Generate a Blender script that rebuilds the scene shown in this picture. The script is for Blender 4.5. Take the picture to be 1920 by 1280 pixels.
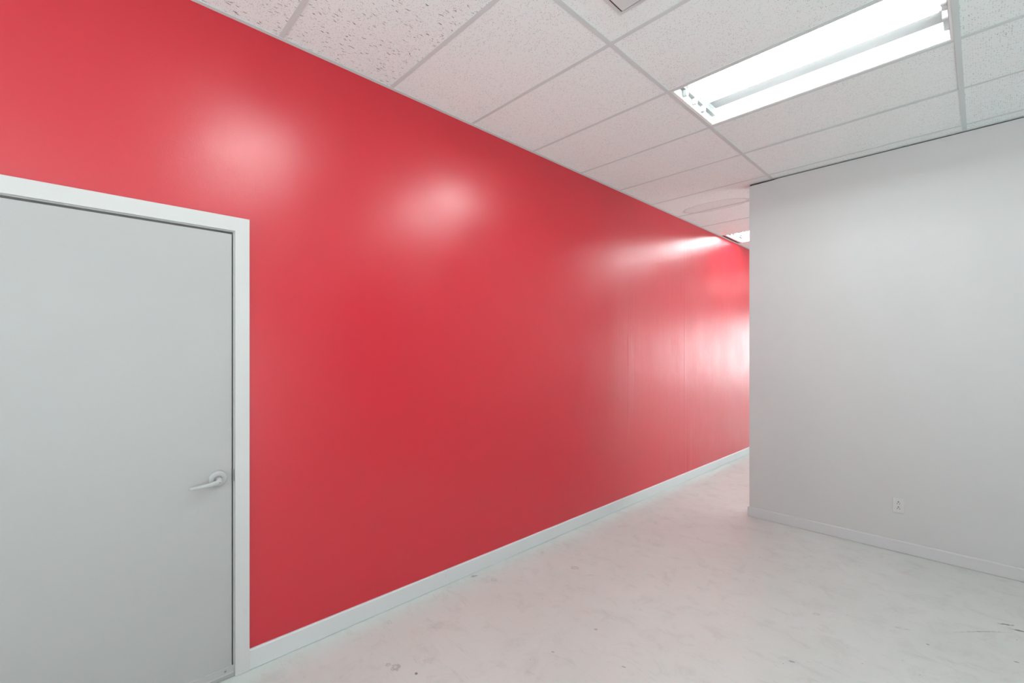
import bpy, bmesh, math, random
from mathutils import Vector, Matrix
for o in list(bpy.data.objects): bpy.data.objects.remove(o)
S = bpy.context.scene; COL = S.collection
random.seed(4)

# ---------------------------------------------------------------- camera
EYE = 1.5088
cd = bpy.data.cameras.new('camera'); cam = bpy.data.objects.new('camera', cd); COL.objects.link(cam)
cam.location = (0, 0, EYE)
cam.rotation_euler = (math.pi/2, 0, math.radians(46.1536))
cd.sensor_width = 36; cd.lens = 850.95*36/1920
cd.shift_x = (960-954.13)/1920; cd.shift_y = 21.9/1920
cd.clip_start = .02
S.camera = cam
# ---------------------------------------------------------------- light and exposure
W = bpy.data.worlds.new('world'); S.world = W; W.use_nodes = True
# pale overcast sky over brightly lit ground
_t = W.node_tree; _bg = _t.nodes['Background']; _tc = _t.nodes.new('ShaderNodeTexCoord'); _sx = _t.nodes.new('ShaderNodeSeparateXYZ')
_mr = _t.nodes.new('ShaderNodeMapRange'); _mr.inputs['From Min'].default_value = -.12; _mr.inputs['From Max'].default_value = .06
_mr.inputs['To Min'].default_value = 4.3; _mr.inputs['To Max'].default_value = 1.3
_t.links.new(_tc.outputs['Generated'], _sx.inputs[0]); _t.links.new(_sx.outputs[2], _mr.inputs['Value'])
_m2 = _t.nodes.new('ShaderNodeMapRange'); _m2.interpolation_type = 'SMOOTHSTEP'      # the sun's side of the hazy sky, over the street
_m2.inputs['From Min'].default_value = .2; _m2.inputs['From Max'].default_value = .9; _m2.inputs['To Min'].default_value = 0; _m2.inputs['To Max'].default_value = 4.5
_ad = _t.nodes.new('ShaderNodeMath'); _ad.operation = 'ADD'
_t.links.new(_sx.outputs[1], _m2.inputs['Value']); _t.links.new(_mr.outputs[0], _ad.inputs[0]); _t.links.new(_m2.outputs[0], _ad.inputs[1])
_t.links.new(_ad.outputs[0], _bg.inputs[1]); _bg.inputs[0].default_value = (.91, .985, 1, 1)
S.view_settings.view_transform = 'Standard'; S.view_settings.look = 'None'
S.view_settings.exposure = 0.13; S.view_settings.gamma = 1; S.view_settings.use_curve_mapping = False
TUBE_STRENGTH = 38
TUBE_COLOUR = (.91, 1, .995, 1)

# ---------------------------------------------------------------- room measures (metres)
XL = -2.424            # red wall
YW = 4.526; XE = -1.491   # white partition face and its free end
H = 3.071              # underside of the ceiling grid
XR = 3.4; YB = -3.0; YF = 16.2
Y0 = 1.352; PY = .6096; XM = -1.301; PX = 1.2192
DX, DY = -2.424, 11.2   # storefront starts at the red wall
DD = Vector((1, .82, 0)).normalized()

# ---------------------------------------------------------------- node helpers
class NT:
    def __init__(s, name):
        s.m = bpy.data.materials.new(name); s.m.use_nodes = True
        s.t = s.m.node_tree; s.b = s.t.nodes['Principled BSDF']
        s.pos = s.t.nodes.new('ShaderNodeNewGeometry').outputs['Position']
    def link(s, a, b): s.t.links.new(a, b)
    def setin(s, sock, v):
        if hasattr(v, 'links'): s.link(v, sock)
        elif isinstance(v, (tuple, list)) and len(v) == 3 and sock.type == 'RGBA': sock.default_value = (*v, 1)
        else: sock.default_value = v
    def math(s, op, a, b=0.0, c=None, clamp=False):
        n = s.t.nodes.new('ShaderNodeMath'); n.operation = op; n.use_clamp = clamp
        s.setin(n.inputs[0], a); s.setin(n.inputs[1], b)
        if c is not None: s.setin(n.inputs[2], c)
        return n.outputs[0]
    def scale(s, v, sc, off=(0, 0, 0)):
        n = s.t.nodes.new('ShaderNodeMapping'); s.link(v, n.inputs[0])
        n.inputs['Scale'].default_value = sc; n.inputs['Location'].default_value = off
        return n.outputs[0]
    def noise(s, sc, detail=3, rough=.5, vec=None, dist=0):
        n = s.t.nodes.new('ShaderNodeTexNoise'); s.link(vec or s.pos, n.inputs['Vector'])
        n.inputs['Scale'].default_value = sc; n.inputs['Detail'].default_value = detail
        n.inputs['Roughness'].default_value = rough; n.inputs['Distortion'].default_value = dist
        return n.outputs['Fac'], n.outputs['Color']
    def voro(s, sc, vec=None, rnd=1.0):
        n = s.t.nodes.new('ShaderNodeTexVoronoi'); s.link(vec or s.pos, n.inputs['Vector'])
        n.inputs['Scale'].default_value = sc; n.inputs['Randomness'].default_value = rnd
        return n.outputs['Distance'], n.outputs['Color']
    def ramp(s, f, lo, hi, a=0.0, b=1.0):
        n = s.t.nodes.new('ShaderNodeMapRange'); n.interpolation_type = 'SMOOTHSTEP'
        s.setin(n.inputs['Value'], f); s.setin(n.inputs['From Min'], lo); s.setin(n.inputs['From Max'], hi)
        s.setin(n.inputs['To Min'], a); s.setin(n.inputs['To Max'], b)
        return n.outputs['Result']
    def mix(s, f, a, b):
        n = s.t.nodes.new('ShaderNodeMix'); n.data_type = 'RGBA'
        s.setin(n.inputs[0], f); s.setin(n.inputs[6], a); s.setin(n.inputs[7], b)
        return n.outputs[2]
    def sep(s, v):
        n = s.t.nodes.new('ShaderNodeSeparateXYZ'); s.link(v, n.inputs[0]); return n.outputs
    def bump(s, h, strength=.2, dist=.002):
        n = s.t.nodes.new('ShaderNodeBump'); n.inputs['Strength'].default_value = strength
        n.inputs['Distance'].default_value = dist; s.link(h, n.inputs['Height'])
        s.link(n.outputs[0], s.b.inputs['Normal']); return n
    def out(s, col=None, rough=None, metal=0.0, ior=1.5, spec=.5):
        if col is not None: s.setin(s.b.inputs['Base Color'], col)
        if rough is not None: s.setin(s.b.inputs['Roughness'], rough)
        s.b.inputs['Metallic'].default_value = metal; s.b.inputs['IOR'].default_value = ior
        s.b.inputs['Specular IOR Level'].default_value = spec
        return s.m
    def ellipse(s, cx, cy, rx, ry, ang, soft=.35, wob=None):
        # 1 inside a rotated ellipse on the floor or ceiling
        x, y, _ = s.xyz
        dx = s.math('SUBTRACT', x, cx); dy = s.math('SUBTRACT', y, cy)
        c, q = math.cos(ang), math.sin(ang)
        u = s.math('ADD', s.math('MULTIPLY', dx, c/rx), s.math('MULTIPLY', dy, q/rx))
        v = s.math('ADD', s.math('MULTIPLY', dx, -q/ry), s.math('MULTIPLY', dy, c/ry))
        r = s.math('SQRT', s.math('ADD', s.math('MULTIPLY', u, u), s.math('MULTIPLY', v, v)))
        if wob is not None: r = s.math('ADD', r, wob)
        return r

def paint(name, col, rough=.45, bump=.08, bscale=350, wear=0.0, spec=.5):
    n = NT(name)
    f, _ = n.noise(bscale, 2)
    big, _ = n.noise(2.2, 3)
    c = n.mix(n.ramp(big, .3, .7), tuple(x*.985 for x in col), tuple(min(1, x*1.01) for x in col))
    if wear:
        w, _ = n.noise(14, 6, .7, n.scale(n.pos, (1, 1, .35)))
        c = n.mix(n.ramp(w, .60, .74, 0, wear), c, tuple(x*.72 for x in col))
    n.bump(f, bump, .001)
    return n.out(c, rough, spec=spec)

# red semi-gloss paint with roller stipple, a taped joint and trowelled patches
def red_paint():
    n = NT('red_semi_gloss_paint'); x, y, z = n.sep(n.pos)
    fine, _ = n.noise(240, 3, .6)
    mid, _ = n.noise(26, 3, .5)
    broad, _ = n.noise(2.6, 2, .5)
    streak, _ = n.noise(1, 3, .6, n.scale(n.pos, (1, 16, .9)))
    # trowelled area around y 3.6-4.1, and joint at 5.22
    m1 = n.math('MULTIPLY', n.ramp(y, 3.35, 3.95), n.ramp(y, 4.0, 4.5, 1, 0))
    m1 = n.math('MULTIPLY', m1, n.math('MULTIPLY', n.ramp(z, .3, .8), n.ramp(z, 1.9, 2.3, 1, 0)))
    far = n.ramp(y, 3.4, 4.8, .10, .45)
    ridge = n.math('MULTIPLY', n.math('MULTIPLY', n.ramp(y, 3.945, 3.972), n.ramp(y, 3.972, 4.09, 1, 0)),
                   n.math('MULTIPLY', n.ramp(z, .75, 1.0), n.ramp(z, 1.55, 1.72, 1, 0)))
    joint = n.ramp(n.math('ABSOLUTE', n.math('SUBTRACT', y, 5.215)), 0.0, .03, 1, 0)
    lowj = n.math('MULTIPLY', n.ramp(n.math('ABSOLUTE', n.math('SUBTRACT', y, 5.33)), 0.0, .09, 1, 0), n.ramp(z, .2, .9, 1, 0))
    h = n.math('ADD', n.math('MULTIPLY', fine, .22), n.math('MULTIPLY', mid, .35))
    h = n.math('ADD', h, n.math('MULTIPLY', broad, 3.0))
    h = n.math('ADD', h, n.math('MULTIPLY', n.math('MULTIPLY', streak, n.math('MAXIMUM', m1, far)), 1.5))
    h = n.math('ADD', h, n.math('MULTIPLY', ridge, 1.6))
    h = n.math('ADD', h, n.math('MULTIPLY', joint, .5))
    h = n.math('ADD', h, n.math('MULTIPLY', lowj, 1.4))
    n.bump(h, 1.0, .0011)
    # dull scuffs low down on the wall
    sc, _ = n.noise(9, 5, .7, n.scale(n.pos, (1, .5, 2)))
    scm = n.math('MULTIPLY', n.ramp(sc, .60, .72, 0, .35), n.ramp(z, .35, .75, 1, 0))
    c = n.mix(scm, (.56, .0115, .027), (.60, .03, .043))
    return n.out(c, n.ramp(broad, .3, .7, .285, .33), spec=.82)

def tile_mat(name, kind, stain=False):
    n = NT(name); n.xyz = n.sep(n.pos)
    base = (.875, .965, .962)
    if kind == 'fissured':
        _, w = n.noise(28, 2)
        va = n.t.nodes.new('ShaderNodeVectorMath'); va.operation = 'MULTIPLY_ADD'
        n.link(w, va.inputs[0]); va.inputs[1].default_value = (.035, .035, 0); n.link(n.pos, va.inputs[2])
        d, cc = n.voro(64, n.scale(va.outputs[0], (2.0, .36, 1)))
        r = n.sep(cc)[0]
        hole = n.ramp(d, n.math('MULTIPLY', r, .20), n.math('ADD', n.math('MULTIPLY', r, .20), .10), 1, 0)
        hole = n.math('MULTIPLY', hole, n.ramp(r, .15, .40))
        d2, c2 = n.voro(210); r2 = n.sep(c2)[0]
        pin = n.math('MULTIPLY', n.ramp(d2, .16, .34, 1, 0), n.ramp(r2, .55, .7))
        hole = n.math('MAXIMUM', hole, pin)
        dark = (.16, .16, .16)
    else:
        sc, amt = (165, .55) if kind == 'pinhole' else (150, .45)
        d2, c2 = n.voro(sc, n.scale(n.pos, (1, 1, 1) if kind == 'pinhole' else (.7, 1.1, 1))); r2 = n.sep(c2)[0]
        pin = n.math('MULTIPLY', n.ramp(d2, .15, .36, 1, 0), n.ramp(r2, amt, amt+.2))
        cl, _ = n.noise(7, 3)
        hole = n.math('MULTIPLY', pin, n.ramp(cl, .3, .65, .55, 1.0))
        dark = (.22, .22, .22)
    c = n.mix(hole, base, dark)
    mot, _ = n.noise(30, 4, .6)
    c = n.mix(n.ramp(mot, .3, .75, 0, .10), c, (.70, .76, .76))
    if stain:
        wv, _ = n.noise(6, 3)
        wob = n.math('MULTIPLY', n.math('SUBTRACT', wv, .5), .16)
        r = n.ellipse(-1.965, 4.925, .33, .155, .05, wob=wob)
        ring = n.math('MULTIPLY', n.ramp(r, .86, 1.0), n.ramp(r, 1.0, 1.05, 1, 0))
        ins = n.ramp(r, .9, 1.0, .16, 0)
        c = n.mix(n.math('MAXIMUM', n.math('MULTIPLY', ring, .5), ins), c, (.50, .50, .49))
    n.bump(n.math('SUBTRACT', n.math('MULTIPLY', mot, .4), hole), .5, .0012)
    return n.out(c, .95, spec=.15)

def floor_mat():
    n = NT('painted_concrete'); n.xyz = n.sep(n.pos)
    a, _ = n.noise(1.3, 4, .6); b, _ = n.noise(7, 6, .68, dist=.6); f, _ = n.noise(90, 4, .7)
    c = n.mix(n.ramp(a, .35, .65), (.605, .632, .615), (.64, .67, .652))
    c = n.mix(n.ramp(b, .49, .72, 0, .5), c, (.51, .52, .505))
    # scuffed lanes and hairline scratches
    s1, _ = n.noise(3.2, 8, .75, n.scale(n.pos, (1, 3.2, 1)), dist=1.2)
    c = n.mix(n.ramp(s1, .575, .64, 0, .22), c, (.41, .41, .395))
    for ang, sc in ((.5, 1.0), (-.9, 1.4), (1.9, .8)):
        mp = n.t.nodes.new('ShaderNodeMapping'); n.link(n.pos, mp.inputs[0]); mp.inputs['Rotation'].default_value = (0, 0, ang)
        mp.inputs['Scale'].default_value = (1.2*sc, 34*sc, 1)
        q, _ = n.noise(1, 2, .5, mp.outputs[0]); g, _ = n.noise(2.3*sc, 2)
        ln = n.ramp(n.math('ABSOLUTE', n.math('SUBTRACT', q, .5)), 0, .006, 1, 0)
        c = n.mix(n.math('MULTIPLY', n.math('MULTIPLY', ln, n.ramp(g, .53, .62)), .20), c, (.36, .35, .33))
    # specks
    d, cc = n.voro(15); r = n.sep(cc)[0]
    sp = n.math('MULTIPLY', n.ramp(d, .03, .07, 1, 0), n.ramp(r, .86, .9))
    c = n.mix(n.math('MULTIPLY', sp, .7), c, (.27, .25, .22))
    d, cc = n.voro(70); r = n.sep(cc)[0]
    sp = n.math('MULTIPLY', n.ramp(d, .08, .18, 1, 0), n.ramp(r, .88, .92))
    c = n.mix(n.math('MULTIPLY', sp, .42), c, (.30, .28, .25))
    # individual chips and marks: x, y, rx, ry, angle, strength, hollow
    wv, _ = n.noise(60, 3); wob = n.math('MULTIPLY', n.math('SUBTRACT', wv, .5), 2.2)
    marks = [(.095, 3.745, .034, .007, .55, .85, 0), (.150, 3.715, .040, .008, .25, .9, 0), (.118, 3.325, .012, .005, .4, .7, 0), (.03, 3.58, .10, .0035, .75, .3, 0),
             (-.02, 3.53, .12, .003, .85, .35, 0), (-1.846, 1.166, .008, .006, 0, .85, 0), (-1.95, 1.118, .026, .02, .2, .42, 1), (-1.99, 1.10, .013, .012, 0, .35, 1),
             (-1.981, 2.547, .03, .022, .3, .38, 1), (-2.38, 1.955, .022, .012, 1.4, .6, 0), (-2.25, 2.02, .022, .018, .2, .32, 1), (-2.30, 2.56, .018, .01, 0, .35, 1),
             (-.642, 2.538, .014, .006, .5, .6, 0), (-.66, 3.10, .02, .012, .4, .3, 1), (-.192, 3.195, .007, .005, 0, .6, 0), (-.30, 3.28, .03, .012, .4, .28, 1),
             (-1.46, 2.06, .01, .008, 0, .45, 0), (-1.5, 1.75, .009, .006, .3, .45, 0), (-1.191, 1.912, .009, .006, .3, .5, 0), (-2.30, 1.28, .02, .014, .1, .22, 1)]
    for mx, my, rx, ry, an, st, hollow in marks:
        rr = n.ellipse(mx, my, rx, ry, an, wob=wob)
        k = n.ramp(rr, .7, 1.25, st, 0)
        if hollow: k = n.math('MULTIPLY', k, n.ramp(n.math('ABSOLUTE', n.math('SUBTRACT', rr, .75)), .05, .3, 1, .25))
        c = n.mix(k, c, (.13, .125, .11))
    ro = n.math('ADD', n.ramp(b, .35, .7, .30, .42), n.math('MULTIPLY', f, .05))
    h = n.math('ADD', n.math('MULTIPLY', f, .25), n.math('MULTIPLY', b, 1.2))
    h = n.math('ADD', h, n.math('MULTIPLY', a, 4))
    n.bump(h, .8, .0012)
    return n.out(c, ro, spec=.5)

def emit(name, col, st):
    n = NT(name); n.out((.9, .9, .9), .4)
    n.b.inputs['Emission Color'].default_value = col; n.b.inputs['Emission Strength'].default_value = st
    return n.m
def glass():
    m = bpy.data.materials.new('window_glass'); m.use_nodes = True; t = m.node_tree
    for x in list(t.nodes): t.nodes.remove(x)
    o = t.nodes.new('ShaderNodeOutputMaterial'); tr = t.nodes.new('ShaderNodeBsdfTransparent'); g = t.nodes.new('ShaderNodeBsdfGlossy')
    g.inputs['Roughness'].default_value = .02; fr = t.nodes.new('ShaderNodeFresnel'); mx = t.nodes.new('ShaderNodeMixShader')
    ge = t.nodes.new('ShaderNodeNewGeometry'); mi = t.nodes.new('ShaderNodeMath'); mi.operation = 'MULTIPLY_ADD'
    mi.inputs[1].default_value = 1/1.45-1.45; mi.inputs[2].default_value = 1.45
    t.links.new(ge.outputs['Backfacing'], mi.inputs[0]); t.links.new(mi.outputs[0], fr.inputs[0]); tr.inputs[0].default_value = (.95, .97, .96, 1)
    t.links.new(fr.outputs[0], mx.inputs[0]); t.links.new(tr.outputs[0], mx.inputs[1]); t.links.new(g.outputs[0], mx.inputs[2]); t.links.new(mx.outputs[0], o.inputs[0])
    return m

M = dict(
    red=red_paint(), white=paint('white_wall_paint', (.55, .555, .555), .5, .10, 300),
    trim_r=paint('white_trim_toned_down', (.575, .575, .585), .45, .05, 180, .1), trim=paint('white_trim_gloss', (.66, .65, .655), .36, .05, 180, .35),
    casing=paint('white_casing_gloss', (.62, .595, .592), .42, .04, 200, .15),
    door=paint('white_door_paint', (.455, .435, .434), .42, .06, 160, .10),
    hardware=paint('painted_hardware', (.47, .458, .458), .34, .02, 300),
    tile=tile_mat('pinhole_tile', 'pinhole'), tile_f=tile_mat('fissured_tile', 'fissured'), tile_m=tile_mat('directional_tile', 'directional'), tile_s=tile_mat('stained_tile', 'pinhole', True),
    tee=paint('grid_enamel', (.65, .735, .735), .7, .02), floor=floor_mat(),
    deck=paint('dark_deck', (.06, .06, .06), .9), black=paint('dark_metal', (.03, .03, .03), .5), dark=paint('gap_shade_dark', (.05, .05, .05), .6),
    housing=paint('white_reflector_enamel', (.86, .87, .87), .3, .01), pan=paint('reflector_pan_enamel', (.80, .81, .81), .35, .01), tube=emit('fluorescent_tube_glass', TUBE_COLOUR, TUBE_STRENGTH),
    endcap=paint('tube_end_cap', (.5, .5, .5), .3), endplate=paint('end_plate_enamel', (.36, .365, .365), .4, .01), holder=paint('lampholder_plastic', (.60, .605, .605), .4), strip=paint('pan_shade_grey', (.30, .30, .30), .9, spec=.05), plate=paint('outlet_plastic', (.58, .585, .585), .35, .0),
    alum=paint('white_aluminium', (.75, .77, .77), .35), glass=glass(), pave=paint('pavement_concrete', (.72, .73, .73), .85, .3, 40), vent=paint('vent_enamel', (.68, .735, .735), .65, .01), steel=paint('screw_steel', (.25, .25, .25), .4))

# ---------------------------------------------------------------- mesh helpers
def tag(o, label=None, cat=None, group=None, kind=None):
    if label: o['label'] = label
    if cat: o['category'] = cat
    if group: o['group'] = group
    if kind: o['kind'] = kind
    return o
def obj(name, bm, mat, parent=None, loc=None, bevel=0.0, smooth=False, seg=2):
    me = bpy.data.meshes.new(name)
    bmesh.ops.recalc_face_normals(bm, faces=bm.faces)
    if smooth:
        for f in bm.faces: f.smooth = True
    bm.to_mesh(me); bm.free()
    o = bpy.data.objects.new(name, me); COL.objects.link(o)
    for mm in (mat if isinstance(mat, (list, tuple)) else [mat]): me.materials.append(M[mm])
    if parent is not None: o.parent = parent
    if loc: o.location = loc
    if bevel:
        b = o.modifiers.new('bevel', 'BEVEL'); b.width = bevel; b.segments = seg; b.limit_method = 'ANGLE'; b.harden_normals = False
    return o
def empty(name, loc=(0, 0, 0)):
    o = bpy.data.objects.new(name, None); COL.objects.link(o); o.location = loc; o.empty_display_size = .1; return o
def box(bm, a, b, mi=0):
    x0, y0, z0 = a; x1, y1, z1 = b
    vs = [bm.verts.new(p) for p in ((x0,y0,z0),(x1,y0,z0),(x1,y1,z0),(x0,y1,z0),(x0,y0,z1),(x1,y0,z1),(x1,y1,z1),(x0,y1,z1))]
    for f in ((0,3,2,1),(4,5,6,7),(0,1,5,4),(1,2,6,5),(2,3,7,6),(3,0,4,7)):
        bm.faces.new([vs[i] for i in f]).material_index = mi
def boxes(*l):
    bm = bmesh.new()
    for a, b in l: box(bm, a, b)
    return bm
def prism(pts, vec):
    # closed polygon extruded along vec
    bm = bmesh.new(); v = Vector(vec)
    a = [bm.verts.new(p) for p in pts]; b = [bm.verts.new(Vector(p)+v) for p in pts]
    bm.faces.new(a); bm.faces.new(b[::-1])
    for i in range(len(a)):
        j = (i+1) % len(a); bm.faces.new([a[i], a[j], b[j], b[i]])
    return bm
def sweep(path, radii, n=16, flat=1.0, bm=None, up=Vector((0, 0, 1))):
    # tube along path; radii per point (r across, r up)
    bm = bm or bmesh.new(); rings = []
    P = [Vector(p) for p in path]
    for i, p in enumerate(P):
        t = (P[min(i+1, len(P)-1)]-P[max(i-1, 0)]).normalized()
        s = t.cross(up)
        s = s.normalized() if s.length > 1e-4 else Vector((1, 0, 0))
        u = s.cross(t).normalized(); ra, rb = radii[i] if isinstance(radii[i], tuple) else (radii[i], radii[i])
        rings.append([bm.verts.new(p+s*ra*math.cos(2*math.pi*k/n)+u*rb*math.sin(2*math.pi*k/n)) for k in range(n)])
    for a, b in zip(rings, rings[1:]):
        for k in range(n): bm.faces.new([a[k], a[(k+1) % n], b[(k+1) % n], b[k]])
    bm.faces.new(rings[0][::-1]); bm.faces.new(rings[-1])
    return bm
def lathe(profile, axis='x', n=48, c=(0, 0, 0)):
    # profile: (distance along axis, radius)
    bm = bmesh.new(); rings = []
    for d, r in profile:
        ring = []
        for k in range(n):
            a = 2*math.pi*k/n; u, v = r*math.cos(a), r*math.sin(a)
            p = (d, u, v) if axis == 'x' else (u, d, v) if axis == 'y' else (u, v, d)
            ring.append(bm.verts.new(Vector(p)+Vector(c)))
        rings.append(ring)
    for a, b in zip(rings, rings[1:]):
        for k in range(n): bm.faces.new([a[k], a[(k+1) % n], b[(k+1) % n], b[k]])
    bm.faces.new(rings[0][::-1]); bm.faces.new(rings[-1])
    return bm

# ================================================================ SETTING
far = Vector((DX, DY, 0)) + DD*((XR-DX)/DD.x)      # storefront meets the right wall here
tag(obj('floor', prism([(XL-.15, YB-.15, -.1), (XR+.15, YB-.15, -.1), (XR+.15, far.y+.2, -.1), (XL-.15, DY+.05, -.1)], (0, 0, .1)), 'floor'),
    'scuffed white painted concrete floor with small chips and scratches', 'floor', kind='structure')
# red wall with the door opening
OY0, OY1, OZ = -.392, .551, 2.087
tag(obj('wall_left', boxes(((XL-.13, YB, 0), (XL, OY0, H+.2)), ((XL-.13, OY0, OZ), (XL, OY1, H+.2)), ((XL-.13, OY1, 0), (XL, DY, H+.2))), 'red'),
    'long glossy red painted wall with white door in it', 'wall', kind='structure')
# white partition: stops just under the grid, gap widens at its free end
zt = H-.008
tag(obj('wall_front', prism([(XE, YW, 0), (XR, YW, 0), (XR, YW, zt), (-1.25, YW, zt), (-1.29, YW, H-.013), (XE, YW, H-.017)], (0, .12, 0)), 'white'),
    'plain pale grey-white partition wall with a power outlet, ending short of the red wall', 'wall', kind='structure')
RW0, RW1, WZ0, WZ1 = -2.6, 2.1, .15, 2.75      # added window band in the right wall, for more daylight
BW0, BW1 = -1.9, 3.0                          # added window band in the back wall, for more daylight
tag(obj('wall_right', boxes(((XR, YB-.1, 0), (XR+.12, RW0, H+.2)), ((XR, RW1, 0), (XR+.12, 5.2, H+.2)), ((XR, 10.2, 0), (XR+.12, far.y+.2, H+.2)), ((XR, 5.2, 0), (XR+.12, 10.2, WZ0)), ((XR, 5.2, WZ1), (XR+.12, 10.2, H+.2)), ((XR, RW0, 0), (XR+.12, RW1, WZ0)), ((XR, RW0, WZ1), (XR+.12, RW1, H+.2))), 'white'), 'plain white wall closing the room off the right edge of the photo', 'wall', kind='structure')
tag(obj('wall_back', boxes(((XL-.13, YB-.12, 0), (BW0, YB, H+.2)), ((BW1, YB-.12, 0), (XR, YB, H+.2)), ((BW0, YB-.12, 0), (BW1, YB, WZ0)), ((BW0, YB-.12, WZ1), (BW1, YB, H+.2))), 'white'), 'plain white wall closing the room behind the camera', 'wall', kind='structure')

bm = boxes(((XE+.002, YW+.012, H-.02), (XR-.001, YW+.108, H-.0002)))  # dark filler added so the shaded gap reads black
tag(obj('gap_shade_strip', bm, 'dark'), 'added dark strip standing for the shade in the gap between the white partition and the ceiling grid', 'shade strip', kind='structure')
# baseboards with an eased top edge
def baseboard(name, pts, hgt, t, side, lab):
    # pts: polyline on the wall face; side: +1 board on the left of travel
    bm = bmesh.new(); n = len(pts); V = [Vector((*p, 0)) for p in pts]
    prof = [(0, .002), (t, .002), (t, hgt-.006), (t*.62, hgt), (0, hgt)]
    rings = []
    for i, p in enumerate(V):
        d1 = (V[i]-V[i-1]).normalized() if i else None; d2 = (V[i+1]-V[i]).normalized() if i < n-1 else None
        def nn(d): return Vector((-d.y, d.x, 0))*side
        if d1 is None: m = nn(d2)
        elif d2 is None: m = nn(d1)
        else:
            m = (nn(d1)+nn(d2)); m = m/m.dot(nn(d1))
        rings.append([bm.verts.new(p+m*a+Vector((0, 0, b))) for a, b in prof])
    for a, b in zip(rings, rings[1:]):
        for k in range(5): bm.faces.new([a[k], a[(k+1) % 5], b[(k+1) % 5], b[k]])
    bm.faces.new(rings[0]); bm.faces.new(rings[-1])
    return tag(obj(name, bm, 'trim_r' if name == 'baseboard_right' else 'trim'), lab, 'baseboard', kind='structure')  # right board uses a darker trim copy, offsetting its stronger light in the colour
CY1 = .606            # outer edge of the door casing
baseboard('baseboard_left', [(XL, CY1), (XL, DY-.02)], .097, .012, -1, 'white baseboard running along the foot of the red wall')
baseboard('baseboard_back', [(XR, YB), (XL, YB), (XL, -.46)], .097, .012, -1, 'white baseboard along the wall behind the camera and left of the door')
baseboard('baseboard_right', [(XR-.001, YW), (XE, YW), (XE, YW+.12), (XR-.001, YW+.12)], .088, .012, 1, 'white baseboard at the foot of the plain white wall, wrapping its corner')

# ---------------------------------------------------------------- ceiling: deck, grid, lay-in tiles
ceil = tag(obj('ceiling', boxes(((XL-.13, YB-.12, H+.2), (XR+.12, YF+.2, H+.26))), 'deck'),
           'suspended ceiling of white speckled lay-in tiles in a white metal grid', 'ceiling', kind='structure')
cols = [XL, XM, XM+PX, XM+2*PX, XM+3*PX, XR]
k0 = -7; k1 = 24
rows = [YB] + [Y0+PY*k for k in range(k0, k1+1)] + [YF]
FIX = {(1, -1): 'a', (1, 2): 'b', (0, 8): 'c', (1, 14): 'f', (1, 8): 'i', (3, 8): 'g', (3, -4): 'h'}  # h and i are unseen troffers added for extra light
def beyond(x, y):      # outside the storefront
    return y > DY + (x-DX)*.82 + .3
gb = bmesh.new()
for i, x in enumerate(cols[1:-1]):
    box(gb, (x-.012, YB, H), (x+.012, min(YF, DY+(x-DX)*.82), H+.0015)); box(gb, (x-.001, YB, H+.0015), (x+.001, min(YF, DY+(x-DX)*.82), H+.035))
for r in range(1, len(rows)-1):
    y = rows[r]; xa = XL if y < DY else DX+(y-DY)/.82
    for i in range(5):
        a, b = max(cols[i], xa), cols[i+1]
        if a >= b: continue
        a += .012 if i else 0; b -= .012 if i < 4 else 0
        box(gb, (a, y-.012, H+.0003), (b, y+.012, H+.0018)); box(gb, (a, y-.001, H+.0018), (b, y+.001, H+.035))
obj('ceiling_grid', gb, 'tee', ceil)
def angle(name, pts):   # wall angle: thin L profile boxes
    bm = bmesh.new()
    for a, b in pts: box(bm, a, b)
    return obj(name, bm, 'tee', ceil)
angle('wall_angle', [((XL, YB, H-.001), (XL+.022, DY, H+.0008)), ((XL, YB, H), (XL+.0015, DY, H+.022))])
angle('wall_angle', [((XM+.012, YW-.022, H-.0012), (XR, YW, H+.0002)), ((XE+.19, YW-.0015, H), (XR, YW, H+.022))])
lift = {(1, 0): .001, (1, 3): .002, (2, 2): .002, (0, 5): .001, (0, -1): .001}
rest = bmesh.new()
for ci in range(5):
    for r in range(len(rows)-1):
        k = r-1+k0
        xa, xb, ya, yb = cols[ci]+.003, cols[ci+1]-.003, rows[r]+.003, rows[r+1]-.003
        if ci == 0: xa = XL+.002
        if ci == 4: xb = XR-.002
        if (ci, k) in FIX: continue
        if beyond(xb, ya): continue
        z = H+.002+lift.get((ci, k), 0)
        near = ci <= 2 and -3 <= k <= 8
        if not near:
            box(rest, (xa, ya, z), (xb, yb, z+.015)); continue
        mat = 'tile'
        if ci == 0 and k <= -1: mat = 'tile_f'
        if ci == 2: mat = 'tile_m'
        if ci == 0 and k in (5, 6): mat = 'tile_s'
        obj('ceiling_tile', boxes(((xa, ya, z), (xb, yb, z+.015))), mat, ceil)
tag(obj('ceiling_tile', rest, 'tile', ceil), kind='stuff')

# ---------------------------------------------------------------- storefront glazing beyond the partition
HEAD = 2.40
def dpt(s, off, z): p = Vector((DX, DY, 0))+DD*s+Vector((-DD.y, DD.x, 0))*off; return (p.x, p.y, z)
L = (far-Vector((DX, DY, 0))).length
def dbox(bm, s0, s1, z0, z1, o0, o1):
    q = [dpt(s0, o0, z0), dpt(s1, o0, z0), dpt(s1, o1, z0), dpt(s0, o1, z0)]
    a = [bm.verts.new(p) for p in q]; b = [bm.verts.new((p[0], p[1], z1)) for p in q]
    bm.faces.new(a[::-1]); bm.faces.new(b)
    for i in range(4): bm.faces.new([a[i], a[(i+1) % 4], b[(i+1) % 4], b[i]])
bm = bmesh.new(); dbox(bm, 0, L, HEAD, H+.2, 0, .15)
tag(obj('wall_far', bm, 'white'), 'white wall band above the shop windows in the hidden space beyond', 'wall', kind='structure')
npan = 3; pw = L/npan
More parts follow.
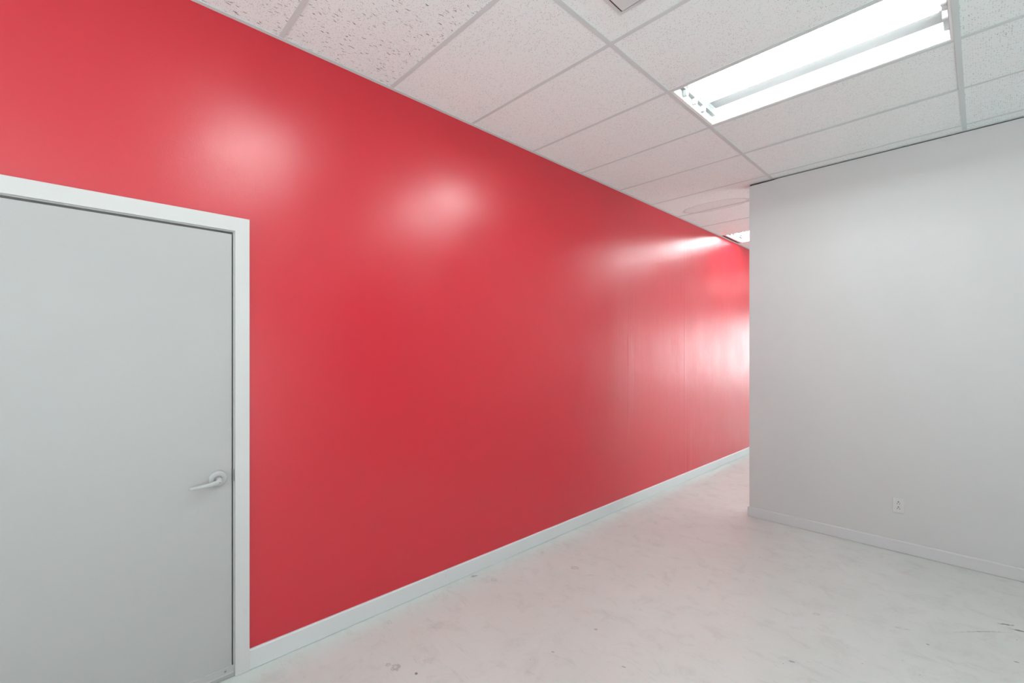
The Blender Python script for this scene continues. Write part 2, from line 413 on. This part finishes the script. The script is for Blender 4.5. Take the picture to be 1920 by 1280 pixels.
for i in range(npan):
    wn = tag(empty('window_%d' % (i+1), dpt((i+.5)*pw, .05, 0)), 'tall shop window in the space behind the white wall, hidden from this view', 'window', kind='structure')
    base = Vector(wn.location)
    def wpart(nm, fn, mt):
        b = bmesh.new(); fn(b)
        bmesh.ops.translate(b, verts=b.verts, vec=-base); return obj(nm, b, mt, wn)
    s0, s1 = i*pw, (i+1)*pw
    wpart('window_frame', lambda b: (dbox(b, s0, s0+.03, 0, HEAD, .02, .10), dbox(b, s1-.03, s1, 0, HEAD, .02, .10), dbox(b, s0+.03, s1-.03, 0, .06, .02, .10), dbox(b, s0+.03, s1-.03, HEAD-.03, HEAD, .02, .10)), 'alum')
    wpart('pane', lambda b: dbox(b, s0+.03, s1-.03, .06, HEAD-.03, .055, .061), 'glass')
def added_window(num, axis, a0, a1, face, lab):  # unseen windows added as extra daylight sources
    cx_, cy_ = ((face+.06, (a0+a1)/2) if axis == 'y' else ((a0+a1)/2, face-.06)); hwid = (a1-a0)/2
    wn = tag(empty('window_%d' % num, (cx_, cy_, WZ0)), lab, 'window', kind='structure')
    def bx(bm, u0, u1, z0, z1, t):
        box(bm, (-t, u0, z0), (t, u1, z1)) if axis == 'y' else box(bm, (u0, -t, z0), (u1, t, z1))
    hz_ = WZ1-WZ0; b = bmesh.new()
    bx(b, -hwid, -hwid+.04, 0, hz_, .035); bx(b, hwid-.04, hwid, 0, hz_, .035); bx(b, -hwid+.04, hwid-.04, 0, .04, .035); bx(b, -hwid+.04, hwid-.04, hz_-.04, hz_, .035)
    for q in (-1, 1): bx(b, q*hwid/3-.02, q*hwid/3+.02, .04, hz_-.04, .03)
    obj('window_frame', b, 'alum', wn)
    b = bmesh.new(); bx(b, -hwid+.04, hwid-.04, .04, hz_-.04, .003); obj('pane', b, 'glass', wn)
added_window(4, 'y', RW0, RW1, XR, 'unseen wide window, added to brighten the ceiling, in the wall closing the room off the right edge of the photo')
added_window(6, 'y', 5.2, 10.2, XR, 'unseen wide window, added to brighten the far red wall, in the hidden space behind the white wall')
added_window(5, 'x', BW0, BW1, YB, 'unseen wide window, added to brighten the ceiling, in the wall behind the camera')
bm = bmesh.new(); dbox(bm, -12, L+12, -.12, -.02, .10, 14)
tag(obj('pavement', bm, 'pave'), 'pale concrete pavement outside the shop windows', 'pavement', kind='structure')

# ================================================================ DOOR
D = tag(empty('door_1', (XL, .08, 0)), 'white flush door with lever handle set in the red wall', 'door', kind='structure')
def dpart(name, bm, mat, parent=D, **k):
    off = Vector((XL, .08, 0))
    bmesh.ops.translate(bm, verts=bm.verts, vec=-off)
    return obj(name, bm, mat, parent, **k)
def sub(name, bm, mat, parent, **k):   # grandchild: parent sits at identity under the door
    return dpart(name, bm, mat, parent, **k)
# jamb lining the opening, casing on the wall face with an eased outer edge
JY0, JY1, JZ = -.375, .537, 2.070
dpart('door_jamb', boxes(((XL-.13, OY0+.0005, 0), (XL+.004, JY0-.003, OZ)), ((XL-.13, JY1+.003, 0), (XL+.004, OY1-.0005, OZ)), ((XL-.13, JY0-.003, JZ+.003), (XL+.004, JY1+.003, OZ-.0005)),
      ((XL-.075, JY0-.003, 0), (XL-.052, JY0+.010, JZ)), ((XL-.075, JY1-.010, 0), (XL-.052, JY1+.003, JZ)), ((XL-.075, JY0, JZ-.010), (XL-.052, JY1, JZ+.003))), 'door')
CX = XL+.0145
bm = bmesh.new()
cy_in0, cy_in1, cz_in = JY0-.009, .5455, 2.078
cy_o0, cy_o1, cz_o = -.447, CY1, 2.1435
def frame_ring(x0, x1):
    # mitred casing: U-shaped strip of quads with depth, chamfered inner and outer edge
    inner = [(cy_in0, 0), (cy_in0, cz_in), (cy_in1, cz_in), (cy_in1, 0)]
    outer = [(cy_o0, 0), (cy_o0, cz_o), (cy_o1, cz_o), (cy_o1, 0)]
    for i in range(3):
        q = [inner[i], inner[i+1], outer[i+1], outer[i]]
        a = [bm.verts.new((x0, y, z)) for y, z in q]; b = [bm.verts.new((x1, y, z)) for y, z in q]
        bm.faces.new(a); bm.faces.new(b)
        for k in range(4): bm.faces.new([a[k], a[(k+1) % 4], b[(k+1) % 4], b[k]])
frame_ring(XL, CX)
bmesh.ops.remove_doubles(bm, verts=bm.verts, dist=1e-5)
tag(dpart('door_casing', bm, 'casing', bevel=.002), None)
slab = dpart('door_slab', boxes(((XL-.045, JY0+.001, .012), (XL-.001, JY1-.0015, JZ-.006))), 'door', bevel=.0015)
# sweep along the bottom of the leaf
sw = dpart('door_sweep', prism([(XL-.0008, JY0+.004, .003), (XL+.004, JY0+.004, .003), (XL+.009, JY0+.004, .022), (XL+.004, JY0+.004, .025), (XL+.003, JY0+.004, .052), (XL-.0008, JY0+.004, .054)], (0, JY1-JY0, 0)), 'door')
for yy in (.508, .345, .18, .015, -.15):
    sub('screw', lathe([(XL+.002, .0045), (XL+.0045, .0045), (XL+.0055, .003)], 'x', 12, (0, yy, .038)), 'steel', sw)
# lever handle
hy, hz = .478, .934
hd = dpart('door_handle', lathe([(XL-.001, .0375), (XL+.004, .0375), (XL+.009, .0355), (XL+.0125, .031), (XL+.0135, .026), (XL+.0135, .0165), (XL+.012, .016), (XL+.012, .004)], 'x', 56, (0, hy, hz)), 'hardware', smooth=False, bevel=.0008)
sub('spindle', lathe([(XL+.012, .0135), (XL+.046, .0125), (XL+.050, .011)], 'x', 32, (0, hy, hz)), 'hardware', hd, smooth=True)
path = []; rad = []
for i in range(15):
    t = i/14
    y = hy+.012-t*.128; x = XL+.048-.006*math.sin(t*math.pi)*0-.010*t*t; z = hz-.003-.026*t+.010*t*t
    path.append((x, y, z)); w = .0125*(1-t)+.0065*t
    e = math.sin(min(1, t*5+.25)*math.pi/2)*(1 if t < .93 else .65)
    rad.append((.0075*(1-.35*t)*e, w*e))
sub('lever', sweep(path, rad, 20), 'hardware', hd, smooth=True)
sub('set_screw', lathe([(XL+.0555, .0016), (XL+.0568, .0016)], 'x', 10, (0, hy-.002, hz-.006)), 'black', hd)
# strike plate lip in the jamb beside the latch
sp = dpart('strike_plate', boxes(((XL-.045, JY1+.0012, .905), (XL+.0045, JY1+.0034, .975)), ((XL+.0042, JY1+.0005, .912), (XL+.0056, JY1+.0075, .968))), 'steel', bevel=.001)
tag(sp, 'dark metal strike plate')
sub('latch_recess', boxes(((XL-.0005, JY1-.0012, .918), (XL+.0046, JY1+.0012, .968))), 'black', sp)

# ================================================================ OUTLET
oy = YW; ox, oz = -.436, .3535
O = tag(empty('power_outlet', (ox, oy, oz)), 'white duplex power outlet low on the plain white wall', 'outlet')
def opart(name, bm, mat, parent=O, **k): return obj(name, bm, mat, parent, **k)
def rrect(w, h, r, y0, y1, cx=0, cz=0, n=6):
    pts = []
    for sx, sz, a0 in ((1, 1, 0), (-1, 1, 90), (-1, -1, 180), (1, -1, 270)):
        for i in range(n+1):
            a = math.radians(a0+90*i/n); pts.append((cx+sx*(w/2-r)+r*math.cos(a), y0, cz+sz*(h/2-r)+r*math.sin(a)))
    return prism(pts, (0, y1-y0, 0))
opart('cover_plate', rrect(.070, .1143, .003, -.0001, -.0055), 'plate', bevel=.0022)
for dz in (.0193, -.0193):
    rc = opart('receptacle', rrect(.033, .028, .0115, -.005, -.0068, 0, dz), 'plate', bevel=.0006)
    opart('slot', boxes(((-.0080, -.0073, dz-.0095), (-.0050, -.0066, dz-.0005)), ((.0052, -.0073, dz-.0095), (.0082, -.0066, dz-.0005))), 'black', rc)
    g = lathe([(-.0066, .0040), (-.0073, .0040)], 'y', 14, (0, 0, dz+.0075)); opart('ground_hole', g, 'black', rc)
opart('screw', lathe([(-.0052, .0032), (-.0064, .0030), (-.0067, .0015)], 'y', 16), 'plate')

# ================================================================ VENT PANEL
V = tag(empty('ceiling_vent', (-.6915, 1.657, H+.002)), 'white rectangular vent panel framed in a ceiling tile at the top edge of the photo', 'vent')
zz = lift[(1, 0)]
hw, hh = .4665, .171
def ring(bm, w, h, t, z0, z1):
    box(bm, (-w, -h, z0), (w, -h+t, z1)); box(bm, (-w, h-t, z0), (w, h, z1)); box(bm, (-w, -h+t, z0), (-w+t, h-t, z1)); box(bm, (w-t, -h+t, z0), (w, h-t, z1))
b = bmesh.new(); ring(b, hw, hh, .016, -.004+zz, zz-.0002); obj('frame', b, 'vent', V, bevel=.001)
b = bmesh.new(); box(b, (-hw+.016, -hh+.016, zz-.0022), (hw-.016, hh-.016, zz-.0004)); obj('backing', b, 'black', V)
b = bmesh.new(); box(b, (-hw+.026, -hh+.026, zz-.012), (hw-.026, hh-.026, zz-.0022)); obj('face_panel', b, 'vent', V, bevel=.003)

# ================================================================ LIGHT FITTINGS
def make_troffer(x0, x1, y0, y1, label):
    cx, cy = (x0+x1)/2, (y0+y1)/2; a = (x1-x0)/2-.0135; c = (y1-y0)/2-.0135; T = .0012
    R = tag(empty('troffer_light', (cx, cy, H)), label, 'ceiling light', 'open fluorescent troffers in the ceiling grid')
    dp = .105; z0 = .0022
    # flange + side walls + pan, folded sheet
    b = bmesh.new()
    ring(b, a+.010, c+.010, .020, z0, z0+T)
    box(b, (-a+.008, c-.012, z0+T), (a-.008, c-.010, dp)); box(b, (-a+.008, -c+.010, z0+T), (a-.008, -c+.012, dp))
    hs = obj('housing', b, 'housing', R)
    b = bmesh.new(); box(b, (-a, -c, dp), (a, c, dp+.002))
    # wireway ridge between the lamps
    for yy in (-.085, .042):
        pts = [(-a+.02, yy-.030, dp), (-a+.02, yy-.010, dp-.012), (-a+.02, yy+.010, dp-.012), (-a+.02, yy+.030, dp)]
        v0 = [b.verts.new(p) for p in pts]; v1 = [b.verts.new((a-.02, p[1], p[2])) for p in pts]
        for i in range(3): b.faces.new([v0[i], v0[i+1], v1[i+1], v1[i]])
        b.faces.new(v0); b.faces.new(v1[::-1])
    obj('reflector_pan', b, 'pan', R)
    for s in (-1, 1):  # added strips; their grey stands in for the dimmer band of the pan
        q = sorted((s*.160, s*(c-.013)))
        tag(obj('pan_shade_strip', boxes(((-a+.036, q[0], dp-.0025), (a-.036, q[1], dp-.0005))), 'strip', R), 'added grey strip standing for the dimmer band of the pan beside the tubes')
    for s in (-1, 1):
        b = bmesh.new(); q = sorted((s*(a-.010), s*(a-.012)))
        box(b, (q[0], -c+.012, z0+T), (q[1], c-.012, dp)); q = sorted((s*(a-.012), s*(a-.034)))
        box(b, (q[0], -c+.012, .055), (q[1], c-.012, .057))
        ep = obj('end_plate', b, 'endplate', R)
        for yy in (-.235, -.07, .075, .245):
            obj('rivet', lathe([(s*(a-.0128), .0022), (s*(a-.0135), .0018)], 'x', 10, (0, yy, .035)), 'steel', ep)
    # slots punched in the side reflector
    for s in (-1, 1):
        for xx in (-a+.055, a-.055):
            y_ = s*(c-.0122); q = sorted((y_, y_-s*.0006))
            b = boxes(((xx-.011, q[0], .040), (xx+.006, q[1], .0425)), ((xx+.006, q[0], .035), (xx+.0085, q[1], .0475)))
            obj('punched_slot', b, 'steel', hs)
        for xx in (-a+.18, a-.18):
            y_ = s*(c-.0122); obj('punched_slot', lathe([(y_, .0025), (y_-s*.0006, .0025)], 'y', 10, (xx, 0, .014)), 'steel', hs)
    for yy in (-.15, -.02, .105):
        tz = .080
        tb = obj('tube', lathe([(-a+.046, .0128), (a-.046, .0128)], 'x', 28, (0, yy, tz)), 'tube', R, smooth=True)
        for s in (-1, 1):
            q = [s*(a-.046), s*(a-.040), s*(a-.034)]
            obj('end_cap', lathe([(s*(a-.0475), .0134), (s*(a-.034), .0134), (s*(a-.032), .010)], 'x', 24, (0, yy, tz)), 'endcap', tb)
            # lampholder: body with a rounded foot hugging the tube pins
            pts = []
            for i in range(13):
                an = math.pi+math.pi*i/12; pts.append((s*(a-.034), yy+.0165*math.cos(an), .038+.018*math.sin(an)))
            pts += [(s*(a-.034), yy+.0165, dp-.001), (s*(a-.034), yy-.0165, dp-.001)]
            obj('lampholder', prism(pts, (s*.021, 0, 0)), 'holder', R)
    return R
labs = {'a': 'open fluorescent ceiling light just above the photo, level with the white door',
        'b': 'bright open three-tube fluorescent light recessed at top right of the ceiling, nearest the white partition',
        'c': 'far bright fluorescent light between the red wall and the end of the white partition',
        'f': 'farthest fluorescent ceiling light, out of view near the shop windows',
        'i': 'added fluorescent ceiling light, for more light on the far red wall, hidden behind the free end of the white partition',
        'g': 'fluorescent ceiling light in the hidden space behind the white partition',
        'h': 'unseen fluorescent ceiling light, added for ambient light, behind the camera on the side away from the red wall'}
for (ci, k), key in FIX.items():
    x0, x1 = cols[ci], cols[ci+1]
    if ci == 0: x0 = XL+.05
    make_troffer(x0, x1, Y0+PY*k, Y0+PY*(k+1), labs[key])
